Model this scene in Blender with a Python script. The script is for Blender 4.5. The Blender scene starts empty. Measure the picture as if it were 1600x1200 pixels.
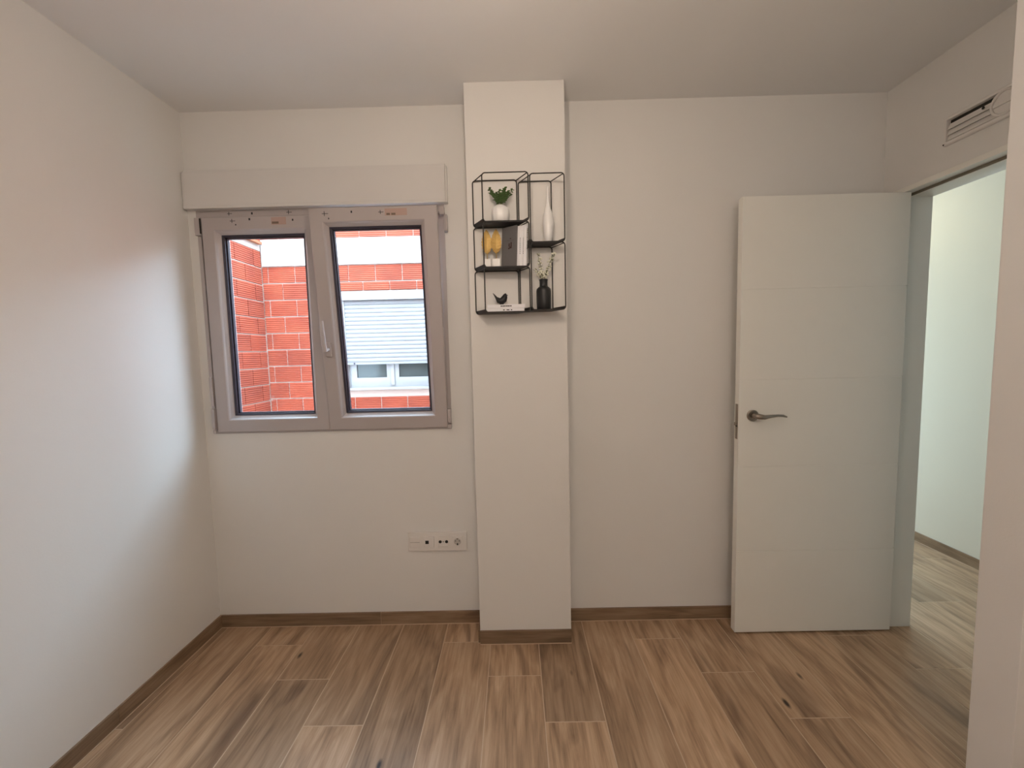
import bpy, bmesh, math, random
from mathutils import Matrix, Vector, Euler
random.seed(7)
SC = bpy.context.scene
COL = SC.collection

# ------------------------------------------------------------------ camera, sky, exposure
H = 2.534          # ceiling height
D = 1.991          # back wall
XL, XR = -1.546, 1.752
CAM_H = 1.377
cam_data = bpy.data.cameras.new('camera')
cam = bpy.data.objects.new('camera', cam_data)
COL.objects.link(cam)
cam_data.sensor_fit = 'HORIZONTAL'
cam_data.sensor_width = 36.0
cam_data.lens = 36.0 * 636.08 / 1600.0
cam_data.clip_start = 0.02
_r = Vector((0.9996986, 0.0064189, -0.0236974))
_d = Vector((-0.0231288, -0.0775504, -0.9967201))
_f = Vector((-0.0082356, 0.9969678, -0.0773786))
cam.matrix_world = Matrix(((_r.x, -_d.x, -_f.x, 0), (_r.y, -_d.y, -_f.y, 0), (_r.z, -_d.z, -_f.z, CAM_H), (0, 0, 0, 1)))
SC.camera = cam

world = bpy.data.worlds.new('sky')
SC.world = world
world.use_nodes = True
_bg = world.node_tree.nodes['Background']
_bg.inputs[0].default_value = (0.58, 0.80, 1.0, 1)
_bg.inputs[1].default_value = 17.5

SC.view_settings.view_transform = 'Standard'
SC.view_settings.look = 'None'
SC.view_settings.gamma = 1.0
SC.view_settings.use_curve_mapping = False
SC.view_settings.exposure = 0.0
BULB_STRENGTH = 190.0
FILL_GLOBE_STRENGTH = 24.0
HALL_STRENGTH = 20.0


def portal(name, loc, rot, sx, sy):
    l = bpy.data.lights.new(name, 'AREA')
    l.shape = 'RECTANGLE'
    l.size, l.size_y = sx, sy
    l.cycles.is_portal = True
    o = bpy.data.objects.new(name, l)
    o.location = loc
    o.rotation_euler = rot
    COL.objects.link(o)
    o['kind'] = 'helper'
    return o


# daylight enters by the window in view and by a glazed door at the end of the hallway
portal('window_portal', (-0.91, D + 0.27, 1.55), (math.radians(-90), 0, 0), 1.18, 1.07)
portal('hall_door_portal', (2.34, 4.75, 1.1), (math.radians(-90), 0, 0), 0.72, 2.0)


# ------------------------------------------------------------------ materials
def new_mat(name):
    m = bpy.data.materials.new(name)
    m.use_nodes = True
    nt = m.node_tree
    return m, nt, nt.nodes['Principled BSDF']


def N(nt, typ, **kw):
    n = nt.nodes.new(typ)
    for k, v in kw.items():
        if k.startswith('i_'):
            n.inputs[k[2:].replace('_', ' ')].default_value = v
        else:
            setattr(n, k, v)
    return n


def L(nt, a, b):
    nt.links.new(a, b)


def srgb(r, g, b):
    f = lambda c: (c / 255 / 12.92) if c / 255 <= 0.04045 else ((c / 255 + 0.055) / 1.055) ** 2.4
    return (f(r), f(g), f(b), 1)


def simple(name, col, rough=0.5, metal=0.0, spec=0.5, noise=0.0, nscale=20.0, bump=0.0, bscale=200.0):
    m, nt, b = new_mat(name)
    b.inputs['Roughness'].default_value = rough
    b.inputs['Metallic'].default_value = metal
    b.inputs['Specular IOR Level'].default_value = spec
    tc = N(nt, 'ShaderNodeTexCoord')
    nz = N(nt, 'ShaderNodeTexNoise')
    nz.inputs['Scale'].default_value = nscale
    nz.inputs['Detail'].default_value = 4
    L(nt, tc.outputs['Object'], nz.inputs['Vector'])
    mx = N(nt, 'ShaderNodeMix', data_type='RGBA')
    mx.inputs['A'].default_value = tuple(c * (1 - noise) for c in col[:3]) + (1,)
    mx.inputs['B'].default_value = tuple(min(1, c * (1 + noise)) for c in col[:3]) + (1,)
    L(nt, nz.outputs['Fac'], mx.inputs['Factor'])
    L(nt, mx.outputs['Result'], b.inputs['Base Color'])
    if bump:
        n2 = N(nt, 'ShaderNodeTexNoise')
        n2.inputs['Scale'].default_value = bscale
        L(nt, tc.outputs['Object'], n2.inputs['Vector'])
        bp = N(nt, 'ShaderNodeBump')
        bp.inputs['Strength'].default_value = bump
        bp.inputs['Distance'].default_value = 0.002
        L(nt, n2.outputs['Fac'], bp.inputs['Height'])
        L(nt, bp.outputs['Normal'], b.inputs['Normal'])
    return m


def wood_mat(name, dark=1.0, along=1):
    """wood-look porcelain: grain runs along object axis `along`, varied tile by tile"""
    m, nt, b = new_mat(name)
    tc = N(nt, 'ShaderNodeTexCoord')
    oi = N(nt, 'ShaderNodeObjectInfo')
    mul = N(nt, 'ShaderNodeMath', operation='MULTIPLY')
    mul.inputs[1].default_value = 37.0
    L(nt, oi.outputs['Random'], mul.inputs[0])
    add = N(nt, 'ShaderNodeVectorMath', operation='ADD')
    L(nt, tc.outputs['Object'], add.inputs[0])
    cmb = N(nt, 'ShaderNodeCombineXYZ')
    for i in range(3):
        L(nt, mul.outputs[0], cmb.inputs[i])
    L(nt, cmb.outputs[0], add.inputs[1])

    def mapped(sx, sl):
        mp = N(nt, 'ShaderNodeMapping')
        s = [sx, sx, sx]
        s[along] = sl
        mp.inputs['Scale'].default_value = s
        L(nt, add.outputs[0], mp.inputs['Vector'])
        return mp

    fine = N(nt, 'ShaderNodeTexNoise')
    fine.inputs['Scale'].default_value = 1
    fine.inputs['Detail'].default_value = 6
    fine.inputs['Roughness'].default_value = 0.65
    L(nt, mapped(110, 5).outputs[0], fine.inputs['Vector'])
    mid = N(nt, 'ShaderNodeTexNoise')
    mid.inputs['Scale'].default_value = 1
    mid.inputs['Detail'].default_value = 4
    mid.inputs['Distortion'].default_value = 1.3
    L(nt, mapped(15, 2.2).outputs[0], mid.inputs['Vector'])
    streak = N(nt, 'ShaderNodeTexNoise')
    streak.inputs['Scale'].default_value = 1
    streak.inputs['Detail'].default_value = 3
    streak.inputs['Distortion'].default_value = 0.9
    L(nt, mapped(7, 1.5).outputs[0], streak.inputs['Vector'])
    # base ramp
    r1 = N(nt, 'ShaderNodeValToRGB')
    cr = r1.color_ramp
    cr.elements[0].position = 0.30
    cr.elements[0].color = tuple(c * dark for c in srgb(120, 94, 71)[:3]) + (1,)
    cr.elements[1].position = 0.72
    cr.elements[1].color = tuple(c * dark for c in srgb(210, 181, 151)[:3]) + (1,)
    e = cr.elements.new(0.5)
    e.color = tuple(c * dark for c in srgb(178, 147, 117)[:3]) + (1,)
    mixf = N(nt, 'ShaderNodeMath', operation='MULTIPLY_ADD')
    mixf.inputs[1].default_value = 0.42
    L(nt, fine.outputs['Fac'], mixf.inputs[0])
    m2 = N(nt, 'ShaderNodeMath', operation='MULTIPLY')
    m2.inputs[1].default_value = 0.58
    L(nt, mid.outputs['Fac'], m2.inputs[0])
    L(nt, m2.outputs[0], mixf.inputs[2])
    L(nt, mixf.outputs[0], r1.inputs['Fac'])
    # dark streaks
    r2 = N(nt, 'ShaderNodeValToRGB')
    r2.color_ramp.elements[0].position = 0.57
    r2.color_ramp.elements[0].color = (0, 0, 0, 1)
    r2.color_ramp.elements[1].position = 0.74
    r2.color_ramp.elements[1].color = (1, 1, 1, 1)
    L(nt, streak.outputs['Fac'], r2.inputs['Fac'])
    mx = N(nt, 'ShaderNodeMix', data_type='RGBA')
    mx.inputs['B'].default_value = tuple(c * dark for c in srgb(84, 60, 44)[:3]) + (1,)
    L(nt, r1.outputs['Color'], mx.inputs['A'])
    sm = N(nt, 'ShaderNodeMath', operation='MULTIPLY')
    sm.inputs[1].default_value = 0.75
    L(nt, r2.outputs['Color'], sm.inputs[0])
    L(nt, sm.outputs[0], mx.inputs['Factor'])
    # knots
    vo = N(nt, 'ShaderNodeTexVoronoi')
    vo.inputs['Scale'].default_value = 1
    L(nt, mapped(6.5, 2.6).outputs[0], vo.inputs['Vector'])
    r3 = N(nt, 'ShaderNodeValToRGB')
    r3.color_ramp.elements[0].position = 0.03
    r3.color_ramp.elements[0].color = (1, 1, 1, 1)
    r3.color_ramp.elements[1].position = 0.075
    r3.color_ramp.elements[1].color = (0, 0, 0, 1)
    L(nt, vo.outputs['Distance'], r3.inputs['Fac'])
    sep = N(nt, 'ShaderNodeSeparateColor')
    L(nt, vo.outputs['Color'], sep.inputs[0])
    gt = N(nt, 'ShaderNodeMath', operation='GREATER_THAN')
    gt.inputs[1].default_value = 0.60
    L(nt, sep.outputs[0], gt.inputs[0])
    km = N(nt, 'ShaderNodeMath', operation='MULTIPLY')
    L(nt, r3.outputs['Color'], km.inputs[0])
    L(nt, gt.outputs[0], km.inputs[1])
    mk = N(nt, 'ShaderNodeMix', data_type='RGBA')
    mk.inputs['B'].default_value = srgb(52, 36, 26)
    L(nt, mx.outputs['Result'], mk.inputs['A'])
    L(nt, km.outputs[0], mk.inputs['Factor'])
    # tile to tile value
    hsv = N(nt, 'ShaderNodeHueSaturation')
    mr = N(nt, 'ShaderNodeMapRange')
    mr.inputs['To Min'].default_value = 0.82
    mr.inputs['To Max'].default_value = 1.2
    L(nt, oi.outputs['Random'], mr.inputs['Value'])
    L(nt, mr.outputs['Result'], hsv.inputs['Value'])
    L(nt, mk.outputs['Result'], hsv.inputs['Color'])
    L(nt, hsv.outputs['Color'], b.inputs['Base Color'])
    b.inputs['Roughness'].default_value = 0.36
    b.inputs['Specular IOR Level'].default_value = 0.5
    bp = N(nt, 'ShaderNodeBump')
    bp.inputs['Strength'].default_value = 0.12
    bp.inputs['Distance'].default_value = 0.001
    L(nt, fine.outputs['Fac'], bp.inputs['Height'])
    L(nt, bp.outputs['Normal'], b.inputs['Normal'])
    return m


def brick_mat():
    m, nt, b = new_mat('hollow_brick_clay')
    tc = N(nt, 'ShaderNodeTexCoord')
    oi = N(nt, 'ShaderNodeObjectInfo')
    mr = N(nt, 'ShaderNodeMapRange')
    mr.inputs['To Min'].default_value = 0.86
    mr.inputs['To Max'].default_value = 1.1
    L(nt, oi.outputs['Random'], mr.inputs['Value'])
    add = N(nt, 'ShaderNodeVectorMath', operation='ADD')
    L(nt, tc.outputs['Object'], add.inputs[0])
    L(nt, oi.outputs['Location'], add.inputs[1])
    nz = N(nt, 'ShaderNodeTexNoise')
    nz.inputs['Scale'].default_value = 7
    nz.inputs['Detail'].default_value = 6
    L(nt, add.outputs[0], nz.inputs['Vector'])
    ramp = N(nt, 'ShaderNodeValToRGB')
    ramp.color_ramp.elements[0].position = 0.3
    ramp.color_ramp.elements[0].color = srgb(132, 50, 28)
    ramp.color_ramp.elements[1].position = 0.7
    ramp.color_ramp.elements[1].color = srgb(152, 64, 38)
    L(nt, nz.outputs['Fac'], ramp.inputs['Fac'])
    # mortar smears
    n2 = N(nt, 'ShaderNodeTexNoise')
    n2.inputs['Scale'].default_value = 4.5
    n2.inputs['Detail'].default_value = 8
    n2.inputs['Roughness'].default_value = 0.7
    L(nt, add.outputs[0], n2.inputs['Vector'])
    r2 = N(nt, 'ShaderNodeValToRGB')
    r2.color_ramp.elements[0].position = 0.66
    r2.color_ramp.elements[0].color = (0, 0, 0, 1)
    r2.color_ramp.elements[1].position = 0.72
    r2.color_ramp.elements[1].color = (0.7, 0.7, 0.7, 1)
    L(nt, n2.outputs['Fac'], r2.inputs['Fac'])
    mx = N(nt, 'ShaderNodeMix', data_type='RGBA')
    mx.inputs['B'].default_value = srgb(168, 150, 140)
    L(nt, ramp.outputs['Color'], mx.inputs['A'])
    L(nt, r2.outputs['Color'], mx.inputs['Factor'])
    hsv = N(nt, 'ShaderNodeHueSaturation')
    L(nt, mr.outputs['Result'], hsv.inputs['Value'])
    L(nt, mx.outputs['Result'], hsv.inputs['Color'])
    # extruded grooves: fine dark/light lines that follow the ribs
    sep = N(nt, 'ShaderNodeSeparateXYZ')
    L(nt, tc.outputs['Object'], sep.inputs[0])
    mm = N(nt, 'ShaderNodeMath', operation='MULTIPLY')
    mm.inputs[1].default_value = 2 * math.pi / 0.0178
    L(nt, sep.outputs['Z'], mm.inputs[0])
    sn = N(nt, 'ShaderNodeMath', operation='SINE')
    L(nt, mm.outputs[0], sn.inputs[0])
    bp = N(nt, 'ShaderNodeBump')
    bp.inputs['Strength'].default_value = 0.8
    bp.inputs['Distance'].default_value = 0.003
    L(nt, sn.outputs[0], bp.inputs['Height'])
    L(nt, bp.outputs['Normal'], b.inputs['Normal'])
    L(nt, hsv.outputs['Color'], b.inputs['Base Color'])
    b.inputs['Roughness'].default_value = 0.85
    return m


def brick_wall_mat():
    """for brickwork beyond the pieces that are built one by one"""
    m, nt, b = new_mat('brickwork_far')
    tc = N(nt, 'ShaderNodeTexCoord')
    sep = N(nt, 'ShaderNodeSeparateXYZ')
    L(nt, tc.outputs['Object'], sep.inputs[0])
    ad = N(nt, 'ShaderNodeMath', operation='ADD')
    L(nt, sep.outputs['X'], ad.inputs[0])
    L(nt, sep.outputs['Y'], ad.inputs[1])
    cm = N(nt, 'ShaderNodeCombineXYZ')
    L(nt, ad.outputs[0], cm.inputs[0])
    L(nt, sep.outputs['Z'], cm.inputs[1])
    bt = N(nt, 'ShaderNodeTexBrick')
    bt.inputs['Scale'].default_value = 1
    bt.inputs['Brick Width'].default_value = 0.248
    bt.inputs['Row Height'].default_value = 0.152
    bt.inputs['Mortar Size'].default_value = 0.006
    bt.inputs['Color1'].default_value = srgb(138, 54, 32)
    bt.inputs['Color2'].default_value = srgb(150, 62, 38)
    bt.inputs['Mortar'].default_value = srgb(170, 150, 138)
    L(nt, cm.outputs[0], bt.inputs['Vector'])
    L(nt, bt.outputs['Color'], b.inputs['Base Color'])
    b.inputs['Roughness'].default_value = 0.85
    return m


def glass_mat(name, tint=(1, 1, 1, 1), refl=0.06):
    m = bpy.data.materials.new(name)
    m.use_nodes = True
    nt = m.node_tree
    nt.nodes.clear()
    out = N(nt, 'ShaderNodeOutputMaterial')
    tr = N(nt, 'ShaderNodeBsdfTransparent')
    tr.inputs[0].default_value = tint
    gl = N(nt, 'ShaderNodeBsdfGlossy')
    gl.inputs['Roughness'].default_value = 0.02
    lw = N(nt, 'ShaderNodeLayerWeight')
    lw.inputs['Blend'].default_value = 0.5
    pw = N(nt, 'ShaderNodeMath', operation='POWER')
    pw.inputs[1].default_value = 5.0
    L(nt, lw.outputs['Facing'], pw.inputs[0])
    ma = N(nt, 'ShaderNodeMath', operation='MULTIPLY_ADD')
    ma.inputs[1].default_value = 0.9
    ma.inputs[2].default_value = refl * 0.5
    L(nt, pw.outputs[0], ma.inputs[0])
    mx = N(nt, 'ShaderNodeMixShader')
    L(nt, ma.outputs[0], mx.inputs[0])
    L(nt, tr.outputs[0], mx.inputs[1])
    L(nt, gl.outputs[0], mx.inputs[2])
    L(nt, mx.outputs[0], out.inputs[0])
    return m


def emit_mat(name, col, s):
    m, nt, b = new_mat(name)
    b.inputs['Base Color'].default_value = col
    b.inputs['Emission Color'].default_value = col
    b.inputs['Emission Strength'].default_value = s
    return m


M = {}
M['wall'] = simple('white_wall_paint', (0.80, 0.785, 0.76), 0.75, noise=0.015, nscale=3, bump=0.10, bscale=160)
M['ceiling'] = simple('white_ceiling_paint', (0.84, 0.835, 0.83), 0.8, noise=0.01, nscale=3)
M['hallwall'] = simple('white_hall_paint', (0.76, 0.71, 0.60), 0.75, noise=0.01, nscale=3)
M['wood'] = wood_mat('wood_look_tile')
M['skirting'] = wood_mat('wood_look_skirting', 0.54, 0)
M['skirting_y'] = wood_mat('wood_look_skirting_side', 0.54, 1)
M['grout'] = simple('beige_grout', srgb(206, 182, 156), 0.9, noise=0.1, nscale=60)
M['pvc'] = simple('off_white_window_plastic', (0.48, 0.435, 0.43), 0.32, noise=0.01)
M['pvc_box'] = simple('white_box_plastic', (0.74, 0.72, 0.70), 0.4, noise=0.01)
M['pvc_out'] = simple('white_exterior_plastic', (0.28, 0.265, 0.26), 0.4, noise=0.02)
M['gasket'] = simple('dark_rubber_gasket', (0.035, 0.03, 0.045), 0.6)
M['dark'] = simple('dark_gap', (0.02, 0.018, 0.015), 0.8)
M['glass'] = glass_mat('clear_window_glass')
M['door'] = simple('satin_white_lacquer', (0.87, 0.855, 0.80), 0.38, noise=0.006)
M['steel'] = simple('brushed_steel', (0.34, 0.30, 0.26), 0.30, metal=1.0, noise=0.05, nscale=60)
M['plate'] = simple('white_socket_plastic', (0.80, 0.77, 0.74), 0.35)
M['black'] = simple('black_plastic', (0.012, 0.011, 0.010), 0.5)
M['iron'] = simple('black_powder_coated_iron', (0.014, 0.012, 0.011), 0.5, bump=0.05)
M['ceramic'] = simple('white_matt_ceramic', (0.92, 0.92, 0.92), 0.35, noise=0.01)
M['gold'] = simple('brushed_gold', (0.66, 0.44, 0.15), 0.42, metal=0.6, noise=0.18, nscale=90, bump=0.3, bscale=150)
M['marble'] = simple('white_stone', (0.90, 0.89, 0.87), 0.4, noise=0.03)
M['greybook'] = simple('grey_cloth_cover', srgb(104, 102, 102), 0.7, noise=0.05, nscale=200)
M['whitebook'] = simple('white_cover', (0.88, 0.88, 0.91), 0.5, noise=0.02)
M['paper'] = simple('page_block', (0.80, 0.78, 0.74), 0.8, noise=0.05, nscale=300)
M['ink'] = simple('dark_print', (0.03, 0.03, 0.035), 0.6)
M['brownink'] = simple('brown_print', (0.045, 0.015, 0.012), 0.6)
M['pinkink'] = simple('pink_label_print', srgb(184, 158, 148), 0.6)
M['greyink'] = simple('grey_print', srgb(120, 104, 92), 0.6)
M['bird'] = simple('matt_black_resin', (0.010, 0.011, 0.013), 0.45)
M['blackvase'] = simple('matt_black_glazed_clay', (0.012, 0.013, 0.014), 0.42, noise=0.1)
M['leaf'] = simple('green_leaf', srgb(88, 116, 66), 0.5, noise=0.5, nscale=120)
M['stem'] = simple('olive_stem', srgb(104, 112, 66), 0.6)
M['blossom'] = simple('cream_blossom', srgb(246, 246, 228), 0.6, noise=0.1, nscale=80)
M['brick'] = brick_mat()
M['brickfar'] = brick_wall_mat()
M['mortar'] = simple('pale_mortar', srgb(170, 148, 136), 0.95, noise=0.12, nscale=40, bump=0.5, bscale=60)
M['concrete'] = simple('whitish_concrete', srgb(168, 152, 144), 0.9, noise=0.07, nscale=5, bump=0.4, bscale=30)
M['ground'] = simple('courtyard_concrete', srgb(170, 160, 150), 0.9, noise=0.1)
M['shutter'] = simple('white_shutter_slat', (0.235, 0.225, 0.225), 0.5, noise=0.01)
M['farglass'] = simple('grey_blue_glass', (0.055, 0.062, 0.058), 0.12, noise=0.4, nscale=6, spec=0.25)
M['timber'] = simple('brown_timber', srgb(150, 92, 62), 0.8, noise=0.2)
M['brass'] = simple('lamp_holder_white', (0.8, 0.8, 0.8), 0.4)
M['bulb'] = emit_mat('warm_bulb_glass', (1.0, 0.81, 0.64, 1), BULB_STRENGTH)
M['globe'] = emit_mat('warm_fill_globe', (1.0, 0.87, 0.76, 1), FILL_GLOBE_STRENGTH)
M['halllamp'] = emit_mat('hall_lamp_diffuser', (1.0, 0.88, 0.62, 1), HALL_STRENGTH)

# ------------------------------------------------------------------ mesh helpers
WLOC = {}


def mk(name, mesh, mat, parent=None, loc=(0, 0, 0), local=False, smooth=False, kind=None):
    o = bpy.data.objects.new(name, mesh)
    COL.objects.link(o)
    if mesh is not None and mat is not None and len(mesh.materials) == 0:
        mesh.materials.append(mat)
    o.location = loc
    if parent is not None:
        o.parent = parent
        if not local:
            o.matrix_parent_inverse = Matrix.Translation(-WLOC.get(parent.name, Vector((0, 0, 0))))
    WLOC[o.name] = Vector(loc)
    if smooth:
        for p in mesh.polygons:
            p.use_smooth = True
    if kind:
        o['kind'] = kind
    return o


def tag(o, label=None, cat=None, group=None, kind=None):
    if label:
        o['label'] = label
    if cat:
        o['category'] = cat
    if group:
        o['group'] = group
    if kind:
        o['kind'] = kind
    return o


def empty(name, loc=(0, 0, 0)):
    o = bpy.data.objects.new(name, None)
    o.empty_display_size = 0.05
    o.location = loc
    COL.objects.link(o)
    WLOC[o.name] = Vector(loc)
    return o


def to_mesh(bm, name):
    me = bpy.data.meshes.new(name)
    bmesh.ops.recalc_face_normals(bm, faces=bm.faces)
    bm.to_mesh(me)
    bm.free()
    return me


def add_box(bm, x0, x1, y0, y1, z0, z1, bev=0.0):
    vs = [bm.verts.new(p) for p in ((x0, y0, z0), (x1, y0, z0), (x1, y1, z0), (x0, y1, z0), (x0, y0, z1), (x1, y0, z1), (x1, y1, z1), (x0, y1, z1))]
    fs = [bm.faces.new([vs[i] for i in q]) for q in ((0, 3, 2, 1), (4, 5, 6, 7), (0, 1, 5, 4), (1, 2, 6, 5), (2, 3, 7, 6), (3, 0, 4, 7))]
    if bev:
        es = list({e for f in fs for e in f.edges})
        bmesh.ops.bevel(bm, geom=es, offset=bev, segments=2, affect='EDGES', profile=0.6)


def boxes(name, lst, bev=0.0):
    bm = bmesh.new()
    for b in lst:
        add_box(bm, *b, bev=bev)
    return to_mesh(bm, name)


def ring(bm, w, h, prof, x0=0.0, z0=0.0):
    """mitred rectangular frame: prof = closed list of (inset, y)"""
    loops = []
    for d, y in prof:
        loops.append([bm.verts.new(p) for p in ((x0 + d, y, z0 + d), (x0 + w - d, y, z0 + d), (x0 + w - d, y, z0 + h - d), (x0 + d, y, z0 + h - d))])
    n = len(loops)
    for i in range(n):
        a, b = loops[i], loops[(i + 1) % n]
        for k in range(4):
            bm.faces.new((a[k], a[(k + 1) % 4], b[(k + 1) % 4], b[k]))


def lathe(bm, prof, cx=0, cy=0, seg=24, flute=0):
    rings = []
    for r, z in prof:
        rr = []
        for k in range(seg):
            a = 2 * math.pi * k / seg
            q = r * (1 + (0.03 * math.cos(a * flute) if flute else 0))
            rr.append(bm.verts.new((cx + q * math.cos(a), cy + q * math.sin(a), z)))
        rings.append(rr)
    for i in range(len(rings) - 1):
        for k in range(seg):
            bm.faces.new((rings[i][k], rings[i][(k + 1) % seg], rings[i + 1][(k + 1) % seg], rings[i + 1][k]))
    bm.faces.new(rings[0][::-1])
    bm.faces.new(rings[-1])


def tube(bm, pts, rad, seg=8, closed=False):
    pts = [Vector(p) for p in pts]
    n = len(pts)
    rads = rad if isinstance(rad, (list, tuple)) else [rad] * n
    rings = []
    prev = None
    for i in range(n):
        if closed:
            t = (pts[(i + 1) % n] - pts[i - 1]).normalized()
        else:
            t = (pts[min(i + 1, n - 1)] - pts[max(i - 1, 0)]).normalized()
        ref = prev if prev is not None else (Vector((0, 1, 0)) if abs(t.y) < 0.9 else Vector((1, 0, 0)))
        u = (ref - t * ref.dot(t))
        if u.length < 1e-6:
            u = Vector((0, 0, 1)) - t * t.z
        u.normalize()
        v = t.cross(u)
        prev = u
        rings.append([bm.verts.new(pts[i] + (u * math.cos(2 * math.pi * k / seg) + v * math.sin(2 * math.pi * k / seg)) * rads[i]) for k in range(seg)])
    rng = n if closed else n - 1
    for i in range(rng):
        a, b = rings[i], rings[(i + 1) % n]
        for k in range(seg):
            bm.faces.new((a[k], a[(k + 1) % seg], b[(k + 1) % seg], b[k]))
    if not closed:
        bm.faces.new(rings[0][::-1])
        bm.faces.new(rings[-1])


def struct(name, mesh, mat, label, cat, parent=None):
    o = mk(name, mesh, mat, parent)
    o['kind'] = 'structure'
    if parent is None:
        tag(o, label, cat)
    return o


# ------------------------------------------------------------------ room shell
YR = -1.5                       # wall behind the camera
HX = 2.772                      # hall wall
WT = 0.143                      # thickness of right wall
JY = 1.91                       # hinge side of the doorway
JN = 1.150                      # near side of the doorway
DH = 2.036                      # doorway height
HY0, HY1 = -0.4, 4.6            # hall ends
WX0, WX1, WZ0, WZ1 = -1.503, -0.319, 1.008, 2.095   # window opening
TOP = 2.95

floor = struct('floor', boxes('floor', [(XL - 0.02, HX + 0.02, YR - 0.02, D + 0.02, -0.06, -0.0005), (XR + WT - 0.02, HX + 0.02, D + 0.02, HY1 + 0.02, -0.06, -0.0005), (XR, HX + 0.02, HY0, YR, -0.06, -0.0005)][:2]), M['grout'], 'brown wood-look porcelain plank floor with pale joints', 'floor')

PW, PL, GAP = 0.2267, 0.890, 0.0036


def tile_obj(x0, x1, y0, y1):
    w, l = x1 - x0, y1 - y0
    key = 'tile_%.3f_%.3f' % (w, l)
    me = bpy.data.meshes.get(key)
    if me is None:
        bm = bmesh.new()
        add_box(bm, -w / 2, w / 2, -l / 2, l / 2, -0.008, 0.0)
        top = [e for e in bm.edges if all(abs(v.co.z) < 1e-6 for v in e.verts)]
        bmesh.ops.bevel(bm, geom=top, offset=0.0006, segments=1, affect='EDGES')
        me = to_mesh(bm, key)
    o = mk('tile', me, M['wood'], floor, ((x0 + x1) / 2, (y0 + y1) / 2, 0))
    return o


phase = {0: 1.637, 1: 1.416, 2: 1.195, 3: 1.846}
for k in range(-7, 14):
    cx0, cx1 = -0.145 + PW * k, -0.145 + PW * (k + 1)
    for n in range(-5, 5):
        y0 = phase[k % 4] + PL * n
        y1 = y0 + PL
        spans = []
        # room part, and hall part
        if cx1 <= XR + 0.10:
            spans.append((max(cx0, XL), min(cx1, XR + 0.10), max(y0, YR), min(y1, D)))
        elif cx0 < XR + 0.10:
            spans.append((cx0, cx1, max(y0, YR), min(y1, D)))
        else:
            spans.append((max(cx0, XL), min(cx1, HX), max(y0, -0.4), min(y1, HY1)))
        for a, b, c, e in spans:
            a2, b2, c2, e2 = a + GAP / 2, b - GAP / 2, c + GAP / 2, e - GAP / 2
            if b2 - a2 > 0.008 and e2 - c2 > 0.01:
                tile_obj(a2, b2, c2, e2)

struct('ceiling', boxes('ceiling', [(XL - 0.3, HX + 0.3, YR - 0.3, D + 0.20, H, H + 0.15), (XR, HX + 0.3, D + 0.20, HY1 + 0.3, H, H + 0.15)]), M['ceiling'], 'plain white painted plaster ceiling', 'ceiling')

T = 0.22
wall_back = struct('wall_back', boxes('wall_back', [
    (XL - 0.3, WX0, D, D + T, -0.06, TOP), (WX1, XR + WT, D, D + T, -0.06, TOP),
    (WX0, WX1, D, D + T, -0.06, WZ0), (WX0, WX1, D, D + T, WZ1, TOP)]), M['wall'], 'white painted wall with the tilted window', 'wall')
struct('wall_left', boxes('wall_left', [(XL - 0.2, XL, YR, D, -0.06, H)]), M['wall'], 'bare white wall on the window side of the room', 'wall')
struct('wall_right', boxes('wall_right', [
    (XR, XR + WT, JY + 0.03, D, -0.06, H), (XR, XR + WT, JN - 0.03, JY + 0.03, DH + 0.03, H), (XR, XR + WT, YR, JN - 0.03, -0.06, H)]), M['wall'], 'white wall around the open doorway', 'wall')
SX, SY0, SY1 = 1.30, 1.012, 1.1176
struct('wall_partition', boxes('wall_partition', [(SX, XR, SY0, SY1, 0, H)], 0.002), M['wall'], 'short white partition end cutting off the doorway at the picture edge', 'wall')
CX0, CX1, CY = -0.194, 0.238, 1.836
struct('wall_column', boxes('wall_column', [(CX0, CX1, CY, D, 0, H)], 0.0025), M['wall'], 'square white pillar standing out from the window wall', 'column')
struct('wall_rear', boxes('wall_rear', [(XL - 0.2, XR + WT, YR - 0.12, YR, -0.06, H)]), M['wall'], 'white wall behind the viewer', 'wall')
GX0, GX1, GZT = 1.98, 2.70, 2.10
struct('wall_hall', boxes('wall_hall', [(HX, HX + 0.12, HY0, HY1, -0.06, H)]), M['hallwall'], 'bright white hallway wall seen through the doorway', 'wall')
struct('wall_hall_end', boxes('wall_hall_end', [(XR, GX0, HY1, HY1 + 0.12, -0.06, H), (GX1, HX + 0.12, HY1, HY1 + 0.12, -0.06, H), (GX0, GX1, HY1, HY1 + 0.12, GZT, H)]), M['hallwall'], 'white end wall of the hallway around its glazed door', 'wall')
struct('wall_hall_near', boxes('wall_hall_near', [(XR + WT, HX + 0.12, HY0 - 0.12, HY0, -0.06, H)]), M['hallwall'], 'white wall closing the hallway near the viewer', 'wall')
struct('wall_hall_side', boxes('wall_hall_side', [(XR, XR + WT, D, HY1, -0.06, H)]), M['hallwall'], 'white hallway wall on the courtyard side', 'wall')

# glazed door at the far end of the hallway
gd = empty('window_3', (2.34, HY1, 0))
tag(gd, 'white framed glazed door at the far end of the hallway', 'window', kind='structure')
bm = bmesh.new()
ring(bm, GX1 - GX0, GZT, [(0, 0.06), (0, 0.0), (0.07, 0.0), (0.07, 0.06)], GX0, 0.0)
mk('frame', to_mesh(bm, 'hall_door_frame'), M['pvc'], gd, (0, HY1, 0))
mk('pane', boxes('hall_door_pane', [(GX0 + 0.065, GX1 - 0.065, 0.03, 0.034, 0.065, GZT - 0.065)]), M['glass'], gd, (0, HY1, 0))

# ------------------------------------------------------------------ skirting
HB, TB = 0.0645, 0.009


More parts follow.
